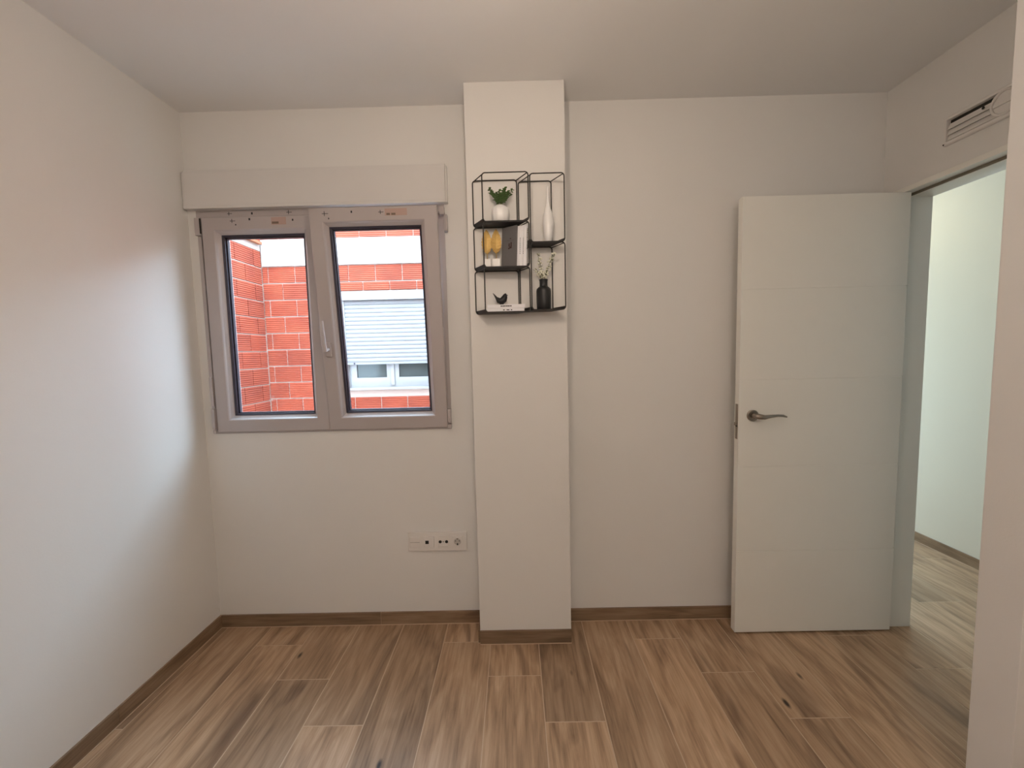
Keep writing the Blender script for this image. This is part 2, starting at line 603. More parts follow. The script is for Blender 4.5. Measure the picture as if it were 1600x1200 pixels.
def skirting(name, label, axis, fixed, outward, a, b, joints):
    """axis 0: runs along x at y=fixed ; axis 1: runs along y at x=fixed"""
    base = empty(name, (fixed if axis == 1 else (a + b) / 2, fixed if axis == 0 else (a + b) / 2, 0))
    tag(base, label, 'skirting', kind='structure')
    cuts = [a] + sorted(joints) + [b]
    o = outward * TB
    g = outward * (TB + 0.003)
    for s, e in zip(cuts[:-1], cuts[1:]):
        s2, e2 = s + 0.0008, e - 0.0008
        lo, hi = sorted((fixed, fixed + o))
        bx = (s2, e2, lo, hi, 0.002, HB) if axis == 0 else (lo, hi, s2, e2, 0.002, HB)
        c = Vector(((bx[0] + bx[1]) / 2, (bx[2] + bx[3]) / 2, 0))
        bl = (bx[0] - c.x, bx[1] - c.x, bx[2] - c.y, bx[3] - c.y, bx[4], bx[5])
        mk('skirting_tile', boxes('skirting_tile', [bl]), M['skirting' if axis == 0 else 'skirting_y'], base, c)
    lo, hi = sorted((fixed, fixed + g))
    gb = (a, b, lo, hi, -0.001, 0.0025) if axis == 0 else (lo, hi, a, b, -0.001, 0.0025)
    lo2, hi2 = sorted((fixed, fixed + o * 0.8))
    gs = [gb] + [((j - 0.0012, j + 0.0012, lo2, hi2, 0.002, HB - 0.001) if axis == 0 else (lo2, hi2, j - 0.0012, j + 0.0012, 0.002, HB - 0.001)) for j in joints]
    mk('grout_line', boxes('grout_line', gs), M['grout'], base)
    return base


skirting('baseboard_left', 'dark wood-look skirting along the left wall', 1, XL, 1, YR, D, [1.438, 0.536, -0.366])
skirting('baseboard_back', 'dark wood-look skirting under the window', 0, D, -1, XL + TB, CX0, [-0.716])
skirting('baseboard_back_right', 'dark wood-look skirting between pillar and open door', 0, D, -1, CX1, XR, [])
skirting('baseboard_column', 'wood-look skirting across the front of the pillar', 0, CY, -1, CX0, CX1, [])
skirting('baseboard_column_side', 'wood-look skirting on the window side of the pillar', 1, CX0, -1, CY, D - TB, [])
skirting('baseboard_hall', 'wood-look skirting along the bright hallway wall', 1, HX, -1, HY0, HY1, [0.5, 1.4, 2.3, 3.2, 4.1])
skirting('baseboard_right', 'wood-look skirting along the right wall near the viewer', 1, XR, -1, YR, SY0, [])

# ------------------------------------------------------------------ window 1
win = empty('window_1', (-0.911, D, WZ0))
tag(win, 'white plastic window, right sash tilted inward, brick courtyard behind', 'window', kind='structure')
bm = bmesh.new()
ring(bm, WX1 - WX0, WZ1 - WZ0, [(0, 0.065), (0, -0.004), (0.017, -0.004), (0.019, 0.014), (0.052, 0.014), (0.052, 0.065)], WX0, WZ0)
add_box(bm, -0.932, -0.898, 0.016, 0.065, WZ0 + 0.05, WZ1 - 0.05)
add_box(bm, WX0 + 0.016, WX1 - 0.016, -0.004, 0.02, 2.052, 2.080)
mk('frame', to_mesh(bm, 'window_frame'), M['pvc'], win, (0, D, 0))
# printed marks left on the head of the frame
def cross_mark(bm, x, y, z, s, arrow=True):
    add_box(bm, x - s, x + s * 1.6, y - 0.0004, y, z - 0.0012, z + 0.0012)
    add_box(bm, x - 0.0014, x + 0.0014, y - 0.0004, y, z - s * 0.9, z + s * 0.9)


def dot_mark(bm, x, y, z, s=0.004):
    add_box(bm, x - s, x + s, y - 0.0004, y, z - s * 1.3, z + s * 1.3)


bm = bmesh.new()
cross_mark(bm, -1.345, D - 0.004, 2.067, 0.009)
dot_mark(bm, -1.235, D - 0.004, 2.066)
cross_mark(bm, -1.06, D - 0.004, 2.067, 0.010)
mk('frame_mark', to_mesh(bm, 'frame_mark'), M['ink'], win)

SH = 1.030


def sash(name_loc, w, h, rot, marks):
    s = empty('sash_root', (0, 0, 0))
    bpy.data.objects.remove(s)
    bm = bmesh.new()
    ring(bm, w, h, [(0.0, 0.030), (0.0, 0.004), (0.003, 0.0), (0.058, 0.0), (0.062, 0.003), (0.066, 0.010), (0.080, 0.024), (0.080, 0.062), (0.02, 0.062), (0.02, 0.030)])
    me = to_mesh(bm, 'sash')
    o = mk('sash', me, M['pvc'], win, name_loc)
    o.rotation_euler = (rot, 0, 0)
    bm = bmesh.new()
    ring(bm, w, h, [(0.079, 0.0245), (0.079, 0.021), (0.0875, 0.028), (0.0875, 0.034), (0.079, 0.034)])
    mk('gasket', to_mesh(bm, 'gasket'), M['gasket'], o, local=True)
    mk('pane', boxes('pane', [(0.078, w - 0.078, 0.036, 0.040, 0.078, h - 0.078)]), M['glass'], o, local=True)
    # outer spacer of the double glazing
    bm = bmesh.new()
    ring(bm, w, h, [(0.079, 0.040), (0.079, 0.056), (0.092, 0.056), (0.092, 0.040)])
    mk('glazing_spacer', to_mesh(bm, 'glazing_spacer'), M['gasket'], o, local=True)
    # mitre joints of the welded corners
    bm = bmesh.new()
    for sx, sz in ((0, 0), (1, 0), (0, 1), (1, 1)):
        for t in range(6):
            d = 0.004 + t * 0.009
            x = d if sx == 0 else w - d
            z = d if sz == 0 else h - d
            add_box(bm, x - 0.0048, x + 0.0048, -0.0002, 0.0002, z - 0.0004, z + 0.0004)
    bm.free()
    bm = bmesh.new()
    for kind, x, z, s_ in marks:
        if kind == 'x':
            cross_mark(bm, x, 0, z, s_)
        elif kind == 'd':
            dot_mark(bm, x, 0, z, s_)
    mk('ink_mark', to_mesh(bm, 'ink_mark'), M['ink'], o, local=True)
    return o


ZS = 1.018
left_sash = sash((-1.471, D - 0.020, ZS), 0.557, SH, 0.0,
                 [('x', 0.148, 1.010, 0.010), ('d', 0.232, 1.016, 0.004), ('d', 0.165, 0.992, 0.0025), ('d', 0.437, 1.008, 0.0035)])
mk('label_sticker', boxes('label_sticker', [(0.335, 0.405, -0.0006, 0, 0.988, 1.022)]), M['pinkink'], left_sash, local=True)
mk('label_print', boxes('label_print', [(0.338, 0.370, -0.0009, -0.0004, 0.992, 1.002)]), M['greyink'], left_sash, local=True)
right_sash = sash((-0.914, D - 0.020, ZS), 0.580, SH, math.radians(5.2),
                  [('x', 0.072, 1.005, 0.011), ('d', 0.195, 1.010, 0.0035), ('d', 0.09, 0.984, 0.0025), ('x', 0.325, 1.006, 0.009)])
mk('label_sticker', boxes('label_sticker2', [(0.345, 0.445, -0.0006, 0, 0.990, 1.020)]), M['pinkink'], right_sash, local=True)
mk('label_print', boxes('label_print2', [(0.352, 0.368, -0.0009, -0.0004, 0.992, 1.001), (0.374, 0.393, -0.0009, -0.0004, 0.992, 1.001)]), M['greyink'], right_sash, local=True)
# handle on the tilted sash, lever pointing up
hz = 0.395
bm = bmesh.new()
add_box(bm, 0.018, 0.046, -0.010, 0, hz - 0.034, hz + 0.034, 0.004)
tube(bm, [(0.032, -0.008, hz), (0.032, -0.042, hz)], 0.010, 12)
tube(bm, [(0.032, -0.040, hz - 0.006), (0.031, -0.044, hz + 0.03), (0.029, -0.042, hz + 0.085), (0.027, -0.036, hz + 0.135)], [0.011, 0.0105, 0.010, 0.008], 12)
mk('handle', to_mesh(bm, 'window_handle'), M['pvc'], right_sash, local=True, smooth=False)


def wpart(name, bxs, mat, bev=0.001):
    mk(name, boxes(name, bxs, bev), M[mat], win)


# shadow groove and hinge covers at the sides
wpart('hinge_cover', [(-1.489, -1.474, D - 0.026, D - 0.005, 1.150, 1.290)], 'pvc')
wpart('hinge_cover', [(-1.488, -1.473, D - 0.030, D - 0.005, 1.035, 1.135)], 'pvc')
wpart('hinge_pin', [(-1.486, -1.474, D - 0.030, D - 0.005, 1.016, 1.031)], 'pvc')
wpart('hinge_cover', [(-0.332, -0.318, D - 0.032, D - 0.005, 1.045, 1.110)], 'pvc')
wpart('hinge_pin', [(-0.333, -0.316, D - 0.034, D - 0.005, 1.016, 1.036)], 'pvc')
wpart('corner_hinge', [(-0.338, -0.316, D - 0.030, D - 0.004, 2.030, 2.068)], 'pvc')
wpart('hinge_cover', [(-0.318, -0.303, D - 0.030, D - 0.002, 1.955, 2.030)], 'pvc')
wpart('corner_hinge', [(-1.500, -1.474, D - 0.024, D - 0.004, 1.965, 2.045)], 'pvc')
wpart('screw', [(-1.4755, -1.4715, D - 0.0255, D - 0.02, 1.972, 2.042)], 'dark', 0)
bm = bmesh.new()
tube(bm, [(-0.345, D - 0.006, 2.040), (-0.352, D - 0.045, 2.036), (-0.372, D - 0.075, 2.034)], 0.005, 8)
mk('tilt_stay', to_mesh(bm, 'tilt_stay'), M['steel'], win)

# roller shutter box over the window
sb = empty('shutter_box', (-0.92, D, 2.084))
tag(sb, 'white roller shutter box above the tilted window', 'shutter box')
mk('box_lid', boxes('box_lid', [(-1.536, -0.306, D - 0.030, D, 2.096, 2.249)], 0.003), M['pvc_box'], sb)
mk('bottom_strip', boxes('bottom_strip', [(-1.538, -0.304, D - 0.034, D, 2.084, 2.0955)], 0.002), M['pvc_box'], sb)
mk('top_strip', boxes('top_strip', [(-1.536, -0.306, D - 0.024, D, 2.2495, 2.262)], 0.002), M['pvc_box'], sb)
mk('end_cap', boxes('end_cap', [(-1.5425, -1.5365, D - 0.027, D, 2.086, 2.252)], 0.001), M['pvc_box'], sb)
mk('end_cap', boxes('end_cap2', [(-0.3055, -0.2985, D - 0.027, D, 2.086, 2.252)], 0.001), M['pvc_box'], sb)

# ------------------------------------------------------------------ door
door = empty('door_1', (1.768, 1.885, 0))
tag(door, 'white grooved door standing wide open with a steel lever handle', 'door', kind='structure')
DX0, DX1, DY0, DY1 = 1.026, 1.766, 1.866, 1.901
zb = [0.010, 0.414, 0.821, 1.226, 1.633, 2.040]
mk('leaf_core', boxes('leaf_core', [(DX0 + 0.0005, DX1 - 0.0005, DY0 + 0.0022, DY1 - 0.0022, 0.011, 2.039)]), M['door'], door)
for i in range(5):
    mk('door_panel', boxes('door_panel', [(DX0, DX1, DY0, DY1, zb[i] + (0.0016 if i else 0), zb[i + 1] - (0.0016 if i < 4 else 0))], 0.0008), M['door'], door)
# handle
bm = bmesh.new()
hx, hz = 1.088, 1.061


def disc_y(bm, x, y0, y1, z, r, seg=28):
    tube(bm, [(x, y0, z), (x, (y0 * 0.2 + y1 * 0.8), z), (x, y1, z)], [r, r, r * 0.9], seg)


disc_y(bm, hx, DY0, DY0 - 0.009, hz, 0.026)
rose = mk('rosette', to_mesh(bm, 'rosette'), M['steel'], door)
bm = bmesh.new()
tube(bm, [(hx, DY0 - 0.008, hz), (hx, DY0 - 0.030, hz)], [0.0115, 0.011], 16)
tube(bm, [(hx - 0.012, DY0 - 0.036, hz + 0.005), (hx + 0.004, DY0 - 0.042, hz + 0.001), (hx + 0.03, DY0 - 0.045, hz - 0.002), (hx + 0.06, DY0 - 0.045, hz + 0.002), (hx + 0.09, DY0 - 0.044, hz + 0.004), (hx + 0.115, DY0 - 0.040, hz + 0.002), (hx + 0.134, DY0 - 0.036, hz - 0.004)],
     [0.009, 0.0135, 0.0105, 0.007, 0.0055, 0.0055, 0.004], 14)
mk('lever', to_mesh(bm, 'lever'), M['steel'], door, smooth=True)
bm = bmesh.new()
disc_y(bm, hx, DY1, DY1 + 0.009, hz, 0.026)
tube(bm, [(hx, DY1 + 0.008, hz), (hx, DY1 + 0.034, hz)], 0.0115, 16)
tube(bm, [(hx - 0.008, DY1 + 0.040, hz), (hx + 0.05, DY1 + 0.045, hz), (hx + 0.13, DY1 + 0.036, hz - 0.004)], [0.012, 0.009, 0.005], 12)
mk('back_lever', to_mesh(bm, 'back_lever'), M['steel'], door, smooth=True)
lp = mk('latch_plate', boxes('latch_plate', [(DX0 - 0.0012, DX0 + 0.001, DY0 + 0.007, DY1 - 0.008, 0.950, 1.114)], 0.0005), M['steel'], door)
mk('latch_bolt', boxes('latch_bolt', [(DX0 - 0.010, DX0, DY0 + 0.011, DY1 - 0.012, 1.014, 1.028)], 0.001), M['steel'], lp)
mk('latch_slot', boxes('latch_slot', [(DX0 - 0.0016, DX0 - 0.001, DY0 + 0.009, DY1 - 0.010, 1.008, 1.0135)]), M['dark'], lp)
# frame
mk('jamb', boxes('jamb', [(XR - 0.010, XR + WT + 0.006, JY, JY + 0.03, 0.0, DH + 0.028)], 0.0015), M['door'], door)
mk('jamb', boxes('jamb2', [(XR - 0.010, XR + WT + 0.006, JN - 0.03, JN, 0.0, DH + 0.028)], 0.0015), M['door'], door)
mk('header', boxes('header', [(XR - 0.010, XR + WT + 0.006, JN, JY, DH + 0.006, DH + 0.028)], 0.0015), M['door'], door)
mk('door_stop', boxes('door_stop', [(XR + 0.040, XR + WT, JN, JY, DH - 0.006, DH + 0.006)], 0.001), M['door'], door)
mk('door_stop', boxes('door_stop2', [(XR + 0.046, XR + WT, JY - 0.010, JY, 0.0, DH - 0.006)], 0.001), M['door'], door)
mk('gap_shade', boxes('gap_shade_side', [(XR + 0.023, XR + 0.035, JY - 0.002, JY + 0.001, 0.0, DH)]), simple('taupe_side_gap_shade', (0.20, 0.175, 0.13), 0.7), door)  # taupe strip painting the shade in the gap between leaf and jamb
mk('gap_shade', boxes('gap_shade', [(XR + 0.034, XR + 0.040, JN, JY, DH - 0.004, DH + 0.006)]), simple('taupe_head_gap_shade', (0.20, 0.175, 0.13), 0.7), door)  # same dark colour standing in for shade in the header rebate
for zz in (0.25, 1.05, 1.82):
    bm = bmesh.new()
    tube(bm, [(DX1 + 0.006, DY1 + 0.003, zz - 0.045), (DX1 + 0.006, DY1 + 0.003, zz + 0.045)], 0.006, 12)
    mk('hinge', to_mesh(bm, 'hinge'), M['steel'], door)

# ------------------------------------------------------------------ air grille over the doorway
gr = empty('air_grille', (XR, 1.51, 2.16))
tag(gr, 'white louvred air grille with round knob above the doorway', 'vent')
GY0, GY1, GZ0, GZ1 = 1.305, 1.715, 2.158, 2.266
bm = bmesh.new()


def ring_x(bm, y0, y1, z0, z1, prof):
    loops = []
    for d, x in prof:
        loops.append([bm.verts.new(p) for p in ((x, y0 + d, z0 + d), (x, y1 - d, z0 + d), (x, y1 - d, z1 - d), (x, y0 + d, z1 - d))])
    n = len(loops)
    for i in range(n):
        a, b = loops[i], loops[(i + 1) % n]
        for k in range(4):
            bm.faces.new((a[k], a[(k + 1) % 4], b[(k + 1) % 4], b[k]))


ring_x(bm, GY0, GY1, GZ0, GZ1, [(0, XR), (0, XR - 0.012), (0.004, XR - 0.016), (0.012, XR - 0.016), (0.014, XR - 0.004), (0.014, XR)])
mk('frame', to_mesh(bm, 'grille_frame'), M['plate'], gr)
mk('backing', boxes('grille_backing', [(XR - 0.0015, XR, GY0 + 0.012, GY1 - 0.012, GZ0 + 0.012, GZ1 - 0.012)]), M['dark'], gr)
for i in range(3):
    z = GZ0 + 0.016 + i * 0.0215
    bm = bmesh.new()
    vs = [bm.verts.new(p) for p in ((XR - 0.013, GY0 + 0.013, z), (XR - 0.004, GY0 + 0.013, z + 0.022), (XR - 0.0015, GY0 + 0.013, z + 0.020), (XR - 0.010, GY0 + 0.013, z - 0.001),
                                    (XR - 0.013, GY1 - 0.013, z), (XR - 0.004, GY1 - 0.013, z + 0.022), (XR - 0.0015, GY1 - 0.013, z + 0.020), (XR - 0.010, GY1 - 0.013, z - 0.001))]
    for q in ((0, 1, 2, 3), (7, 6, 5, 4), (0, 4, 5, 1), (1, 5, 6, 2), (2, 6, 7, 3), (3, 7, 4, 0)):
        bm.faces.new([vs[j] for j in q])
    mk('slat', to_mesh(bm, 'grille_slat'), M['plate'], gr)
bm = bmesh.new()
cyy, czz, rr = 1.508, 2.211, 0.040
tube(bm, [(XR - 0.018, cyy + rr * math.cos(a * math.pi / 16), czz + rr * math.sin(a * math.pi / 16)) for a in range(32)], 0.0042, 8, closed=True)
mk('knob_ring', to_mesh(bm, 'knob_ring'), M['plate'], gr, smooth=True)
bm = bmesh.new()
tube(bm, [(XR - 0.002, cyy, czz), (XR - 0.015, cyy, czz)], 0.037, 28)
kd = mk('knob_disc', to_mesh(bm, 'knob_disc'), M['plate'], gr)
mk('knob_grip', boxes('knob_grip', [(XR - 0.021, XR - 0.015, cyy - 0.033, cyy + 0.033, czz - 0.006, czz + 0.004)], 0.001), M['plate'], kd)
bm = bmesh.new()
tube(bm, [(XR - 0.016, 1.575, 2.228), (XR - 0.0175, 1.575, 2.228)], 0.005, 10)
mk('screw_hole', to_mesh(bm, 'screw_hole'), M['dark'], gr)
bm = bmesh.new()
tube(bm, [(XR - 0.0155, 1.711, 2.163), (XR - 0.017, 1.711, 2.163)], 0.0028, 10)
mk('screw_hole', to_mesh(bm, 'screw_hole2'), M['dark'], gr)

# ------------------------------------------------------------------ socket plate
sp = empty('socket_plate', (-0.41, D, 0.391))
tag(sp, 'white four-gang wall plate with socket outlets below the window', 'socket plate')
PX0, PX1, PZ0, PZ1 = -0.560, -0.262, 0.388, 0.484
bm = bmesh.new()
add_box(bm, PX0, PX1, D - 0.012, D, PZ0, PZ1, 0.003)
mk('cover_frame', to_mesh(bm, 'cover_frame'), M['plate'], sp)
cs = [-0.523, -0.4525, -0.380, -0.309]
zc = 0.4365
mods = []
for i, c in enumerate(cs):
    hw = 0.026
    mods.append(mk(('blank_module', 'data_module', 'antenna_module', 'power_module')[i], boxes('module', [(c - hw, c + hw, D - 0.0165, D - 0.011, zc - 0.027, zc + 0.027)], 0.0022), M['plate'], sp))
yf = D - 0.0165
mk('module_line', boxes('module_line', [(cs[0] - 0.0245, cs[0] + 0.0245, yf - 0.0006, yf + 0.001, zc - 0.0008, zc + 0.0004)]), M['greyink'], mods[0])
mk('data_port', boxes('data_port', [(cs[1] - 0.018, cs[1] - 0.001, yf - 0.0008, yf + 0.001, zc - 0.009, zc + 0.008)]), M['black'], mods[1])
for dx in (-0.0155, 0.0165):
    bm = bmesh.new()
    disc_y(bm, cs[2] + dx, yf + 0.001, yf - 0.0015, zc + 0.001, 0.0078, 16)
    mk('antenna_port', to_mesh(bm, 'antenna_port'), M['black'], mods[2])
bm = bmesh.new()
disc_y(bm, cs[2], yf + 0.001, yf - 0.001, zc + 0.001, 0.003, 12)
mk('screw', to_mesh(bm, 'plate_screw'), M['greyink'], mods[2])
mk('label_window', boxes('label_window', [(cs[2] - 0.025, cs[2] + 0.024, yf - 0.0025, yf, zc - 0.0255, zc - 0.0175)], 0.001), M['plate'], mods[2])
bm = bmesh.new()
tube(bm, [(cs[3] + 0.0195 * math.cos(a * math.pi / 12), yf - 0.001, zc + 0.0195 * math.sin(a * math.pi / 12)) for a in range(24)], 0.0016, 6, closed=True)
mk('well_rim', to_mesh(bm, 'well_rim'), M['plate'], mods[3], smooth=True)
bm = bmesh.new()
disc_y(bm, cs[3], yf + 0.001, yf - 0.0005, zc, 0.0185, 24)
well = mk('well', to_mesh(bm, 'well'), simple('socket_well', (0.55, 0.52, 0.49), 0.5), mods[3])
for nm, bx in (('earth_clip', (cs[3] - 0.003, cs[3] + 0.003, yf - 0.0016, yf, zc + 0.012, zc + 0.018)), ('earth_clip', (cs[3] - 0.003, cs[3] + 0.003, yf - 0.0016, yf, zc - 0.018, zc - 0.008))):
    mk(nm, boxes(nm, [bx]), M['greyink' if bx[4] > zc else 'black'], mods[3])
for dx in (-0.0095, 0.0095):
    bm = bmesh.new()
    disc_y(bm, cs[3] + dx, yf, yf - 0.0012, zc + 0.004, 0.0026, 10)
    mk('pin_hole', to_mesh(bm, 'pin_hole'), M['black'], mods[3])

# ------------------------------------------------------------------ wall shelf on the pillar
shelf = empty('wall_shelf', (0.03, CY, 1.55))
tag(shelf, 'black wire cube wall shelf with five open compartments on the pillar', 'shelf')
YB, YF_ = CY - 0.003, CY - 0.082
SHX = -0.047                     # back frames sit a little towards the window


def rrect(x0, x1, z0, z1, y, r=0.013, n=5):
    pts = []
    for cx, cz, a0 in ((x1 - r, z1 - r, 0), (x0 + r, z1 - r, 90), (x0 + r, z0 + r, 180), (x1 - r, z0 + r, 270)):
        for i in range(n + 1):
            a = math.radians(a0 + 90 * i / n)
            pts.append((cx + r * math.cos(a), y, cz + r * math.sin(a)))
    return pts


comps = [(-0.120, 0.072, 1.927, 2.124), (-0.120, 0.072, 1.739, 1.924), (-0.120, 0.072, 1.550, 1.736), (0.079, 0.222, 1.838, 2.116), (0.079, 0.222, 1.556, 1.835)]
WR = 0.0026
for x0, x1, z0, z1 in comps:
    bm = bmesh.new()
    tube(bm, rrect(x0, x1, z0, z1, YF_), WR, 8, closed=True)
    fr = mk('front_frame', to_mesh(bm, 'front_frame'), M['iron'], shelf, smooth=True)
    bm = bmesh.new()
    tube(bm, rrect(x0 + SHX, x1 + SHX, z0, z1, YB), WR, 8, closed=True)
    mk('back_frame', to_mesh(bm, 'back_frame'), M['iron'], shelf, smooth=True)
    for cx, cz in ((x0 + 0.004, z1 - 0.004), (x1 - 0.004, z1 - 0.004)):
        bm = bmesh.new()
        tube(bm, [(cx, YF_, cz), (cx + SHX, YB, cz)], WR * 0.85, 8)
        mk('cross_bar', to_mesh(bm, 'cross_bar'), M['iron'], fr)
    bm = bmesh.new()
    zt, zb_ = z0 + 0.0026, z0 - 0.0022
    q = [(x0 + 0.006, YF_), (x1 - 0.006, YF_), (x1 - 0.006 + SHX, YB), (x0 + 0.006 + SHX, YB)]
    lo = [bm.verts.new((a, b, zb_)) for a, b in q]
    hi = [bm.verts.new((a, b, zt)) for a, b in q]
    bm.faces.new(lo[::-1])
    bm.faces.new(hi)
    for k in range(4):
        bm.faces.new((lo[k], lo[(k + 1) % 4], hi[(k + 1) % 4], hi[k]))
    # turned-up ends of the plate
    for sx, xx in ((1, x0), (-1, x1)):
        p = [(xx + sx * 0.007, YF_, zt - 0.001), (xx + sx * 0.007 + SHX, YB, zt - 0.001), (xx + SHX + sx * 0.001, YB, z0 + 0.012), (xx + sx * 0.001, YF_, z0 + 0.012)]
        p2 = [(a + sx * 0.0012, b, c + 0.0012) for a, b, c in p]
        va = [bm.verts.new(t) for t in p]
        vb = [bm.verts.new(t) for t in p2]
        bm.faces.new(va)
        bm.faces.new(vb[::-1])
        for k in range(4):
            bm.faces.new((va[k], va[(k + 1) % 4], vb[(k + 1) % 4], vb[k]))
    mk('shelf_plate', to_mesh(bm, 'shelf_plate'), M['iron'], shelf)
ZP = [c[2] + 0.0028 for c in comps]       # plate tops

# --- white vase with greenery (upper left)
vx, vy, vz = -0.047, CY - 0.045, ZP[0]
bm = bmesh.new()
lathe(bm, [(0.030, vz), (0.0345, vz + 0.006), (0.0375, vz + 0.03), (0.0375, vz + 0.045), (0.035, vz + 0.058), (0.028, vz + 0.065), (0.020, vz + 0.067), (0.018, vz + 0.072), (0.015, vz + 0.072), (0.015, vz + 0.045)], vx, vy, 40, 10)
o = mk('ribbed_vase', to_mesh(bm, 'ribbed_vase'), M['ceramic'], smooth=True)
tag(o, 'small white ribbed vase holding green foliage on the top shelf', 'vase')


def leaf(bm, p, d, up, l, w):
    d = d.normalized()
    s = d.cross(up)
    if s.length < 1e-4:
        s = Vector((1, 0, 0))
    s.normalize()
    n = s.cross(d).normalized()
    pts = [p, p + d * l * 0.35 + s * w, p + d * l * 0.75 + s * w * 0.8, p + d * l, p + d * l * 0.75 - s * w * 0.8, p + d * l * 0.35 - s * w]
    a = [bm.verts.new(q + n * (0.0006 if i in (0, 3) else 0.0012)) for i, q in enumerate(pts)]
    b = [bm.verts.new(q - n * 0.0002) for q in pts]
    bm.faces.new(a)
    bm.faces.new(b[::-1])
    for i in range(6):
        bm.faces.new((a[i], b[i], b[(i + 1) % 6], a[(i + 1) % 6]))


rng = random.Random(3)
pl = empty('foliage_sprig', (vx, vy, vz + 0.05))
tag(pl, 'bushy green leafy sprigs standing in the ribbed white vase', 'plant')
bs, bl = bmesh.new(), bmesh.new()
for i in range(22):
    az = rng.uniform(0, 2 * math.pi)
    sp_ = rng.uniform(0.2, 1.0)
    ln = rng.uniform(0.035, 0.066)
    tip = Vector((math.cos(az) * 0.055 * sp_, math.sin(az) * 0.030 * sp_, ln))
    if i == 0:
        tip = Vector((0.052, -0.004, 0.062))
    if i == 1:
        tip = Vector((-0.046, -0.004, 0.066))
    base = Vector((vx, vy, vz + 0.046))
    neck = Vector((vx, vy, vz + 0.072)) + Vector((tip.x * 0.12, tip.y * 0.12, 0))
    end = Vector((vx, vy, vz + 0.072)) + tip
    mid_ = (neck + end) / 2 + Vector((0, 0, 0.008))
    tube(bs, [base, neck, mid_, end], 0.0008, 5)
    for k in range(9):
        t = 0.22 + 0.78 * k / 8
        p = neck * (1 - t) ** 2 + mid_ * 2 * t * (1 - t) + end * t * t
        for _ in range(2):
            dd = Vector((rng.uniform(-1, 1), rng.uniform(-1, 0.6), rng.uniform(-0.3, 0.9)))
            leaf(bl, p, dd, Vector((0, 0, 1)), rng.uniform(0.008, 0.014), rng.uniform(0.0034, 0.0056))
mk('stems', to_mesh(bs, 'stems'), M['stem'], pl)
mk('leaves', to_mesh(bl, 'leaves'), M['leaf'], pl, kind='stuff')

# --- tall slim white vase (upper right)
tx, ty, tz = 0.156, CY - 0.045, ZP[3]
bm = bmesh.new()
lathe(bm, [(0.0125, tz), (0.0145, tz + 0.004), (0.0185, tz + 0.035), (0.0220, tz + 0.068), (0.0228, tz + 0.085), (0.0215, tz + 0.105), (0.0165, tz + 0.130), (0.0095, tz + 0.152), (0.0055, tz + 0.172), (0.0042, tz + 0.200), (0.0036, tz + 0.226), (0.0038, tz + 0.235), (0.002, tz + 0.235), (0.002, tz + 0.22)], tx, ty, 28)
o = mk('bottle_vase', to_mesh(bm, 'bottle_vase'), M['ceramic'], smooth=True)
tag(o, 'tall slender white teardrop vase with a thin neck on the shelf', 'vase')


# --- two gold feather ornaments (middle left)
def feather(lx, label, lean, yoff, bw):
    e = empty('feather_ornament', (lx, CY - 0.045 + yoff, ZP[1]))
    tag(e, label, 'ornament', 'gold feather ornaments')
    y = CY - 0.045 + yoff
    z0 = ZP[1]
    mk('stone_base', boxes('stone_base', [(lx - bw, lx + bw, y - 0.015, y + 0.015, z0, z0 + 0.036)], 0.0015), M['marble'], e)
    bm = bmesh.new()
    tube(bm, [(lx, y, z0 + 0.034), (lx + lean * 0.3, y, z0 + 0.065), (lx + lean, y - 0.002, z0 + 0.155)], [0.0014, 0.0012, 0.0008], 8)
    mk('stem', to_mesh(bm, 'feather_stem'), M['gold'], e)
    bm = bmesh.new()
    n = 16
    for sgn in (-1, 1):
        rows = []
        for i in range(n + 1):
            t = i / n
            zc_ = z0 + 0.054 + 0.108 * t
            xc = lx + lean * (0.2 + 0.8 * t)
            wid = 0.0225 * (math.sin(math.pi * (t ** 0.85)) ** 0.75 if 0 < t < 1 else 0.0) + 0.0008
            nick = 1 - 0.10 * (i % 2)
            zz = zc_ + 0.006 * (1 - t)
            yb = -0.006 * t
            rows.append([bm.verts.new((xc, y + yb - 0.0015, zc_)), bm.verts.new((xc, y + yb + 0.0005, zc_)),
                         bm.verts.new((xc + sgn * wid * nick, y + yb + 0.004, zz)), bm.verts.new((xc + sgn * wid * nick, y + yb + 0.0048, zz))])
        for i in range(n):
            a, b = rows[i], rows[i + 1]
            bm.faces.new((a[0], a[2], b[2], b[0]))
            bm.faces.new((a[1], b[1], b[3], a[3]))
            bm.faces.new((a[2], a[3], b[3], b[2]))
    mk('feather', to_mesh(bm, 'feather'), M['gold'], e)
    return e


feather(-0.108, 'gold feather on a white stone block, the one nearer the window', -0.002, 0.0, 0.0150)
feather(-0.069, 'gold feather on a white stone block next to the grey book', 0.001, -0.004, 0.0165)


# --- books standing (middle left)
def book(name, w, t, h, cover, loc, rot, label, group, spine_marks=(), cover_marks=()):
    """local: x = thickness, y = width (spine at -y side), z = height"""
    e = empty(name, loc)
    e.rotation_euler = rot
    tag(e, label, 'book', group)
    bm = bmesh.new()
    c = 0.0012
    add_box(bm, 0, c, 0, w, 0, h)
    add_box(bm, t - c, t, 0, w, 0, h)
    add_box(bm, c, t - c, 0, c, 0, h)
    mk('cover', to_mesh(bm, 'cover'), cover, e, local=True)
    mk('pages', boxes('pages', [(c, t - c, c, w - 0.002, 0.0015, h - 0.0015)]), M['paper'], e, local=True)
    if spine_marks:
        mk('spine_print', boxes('spine_print', [(a, b, -0.0004, 0, z0, z1) for a, b, z0, z1 in spine_marks]), M['ink'], e, local=True)
    if cover_marks:
        mk('cover_print', boxes('cover_print', [(-0.0004, 0, a, b, z0, z1) for a, b, z0, z1 in cover_marks]), M['brownink'], e, local=True)
    return e


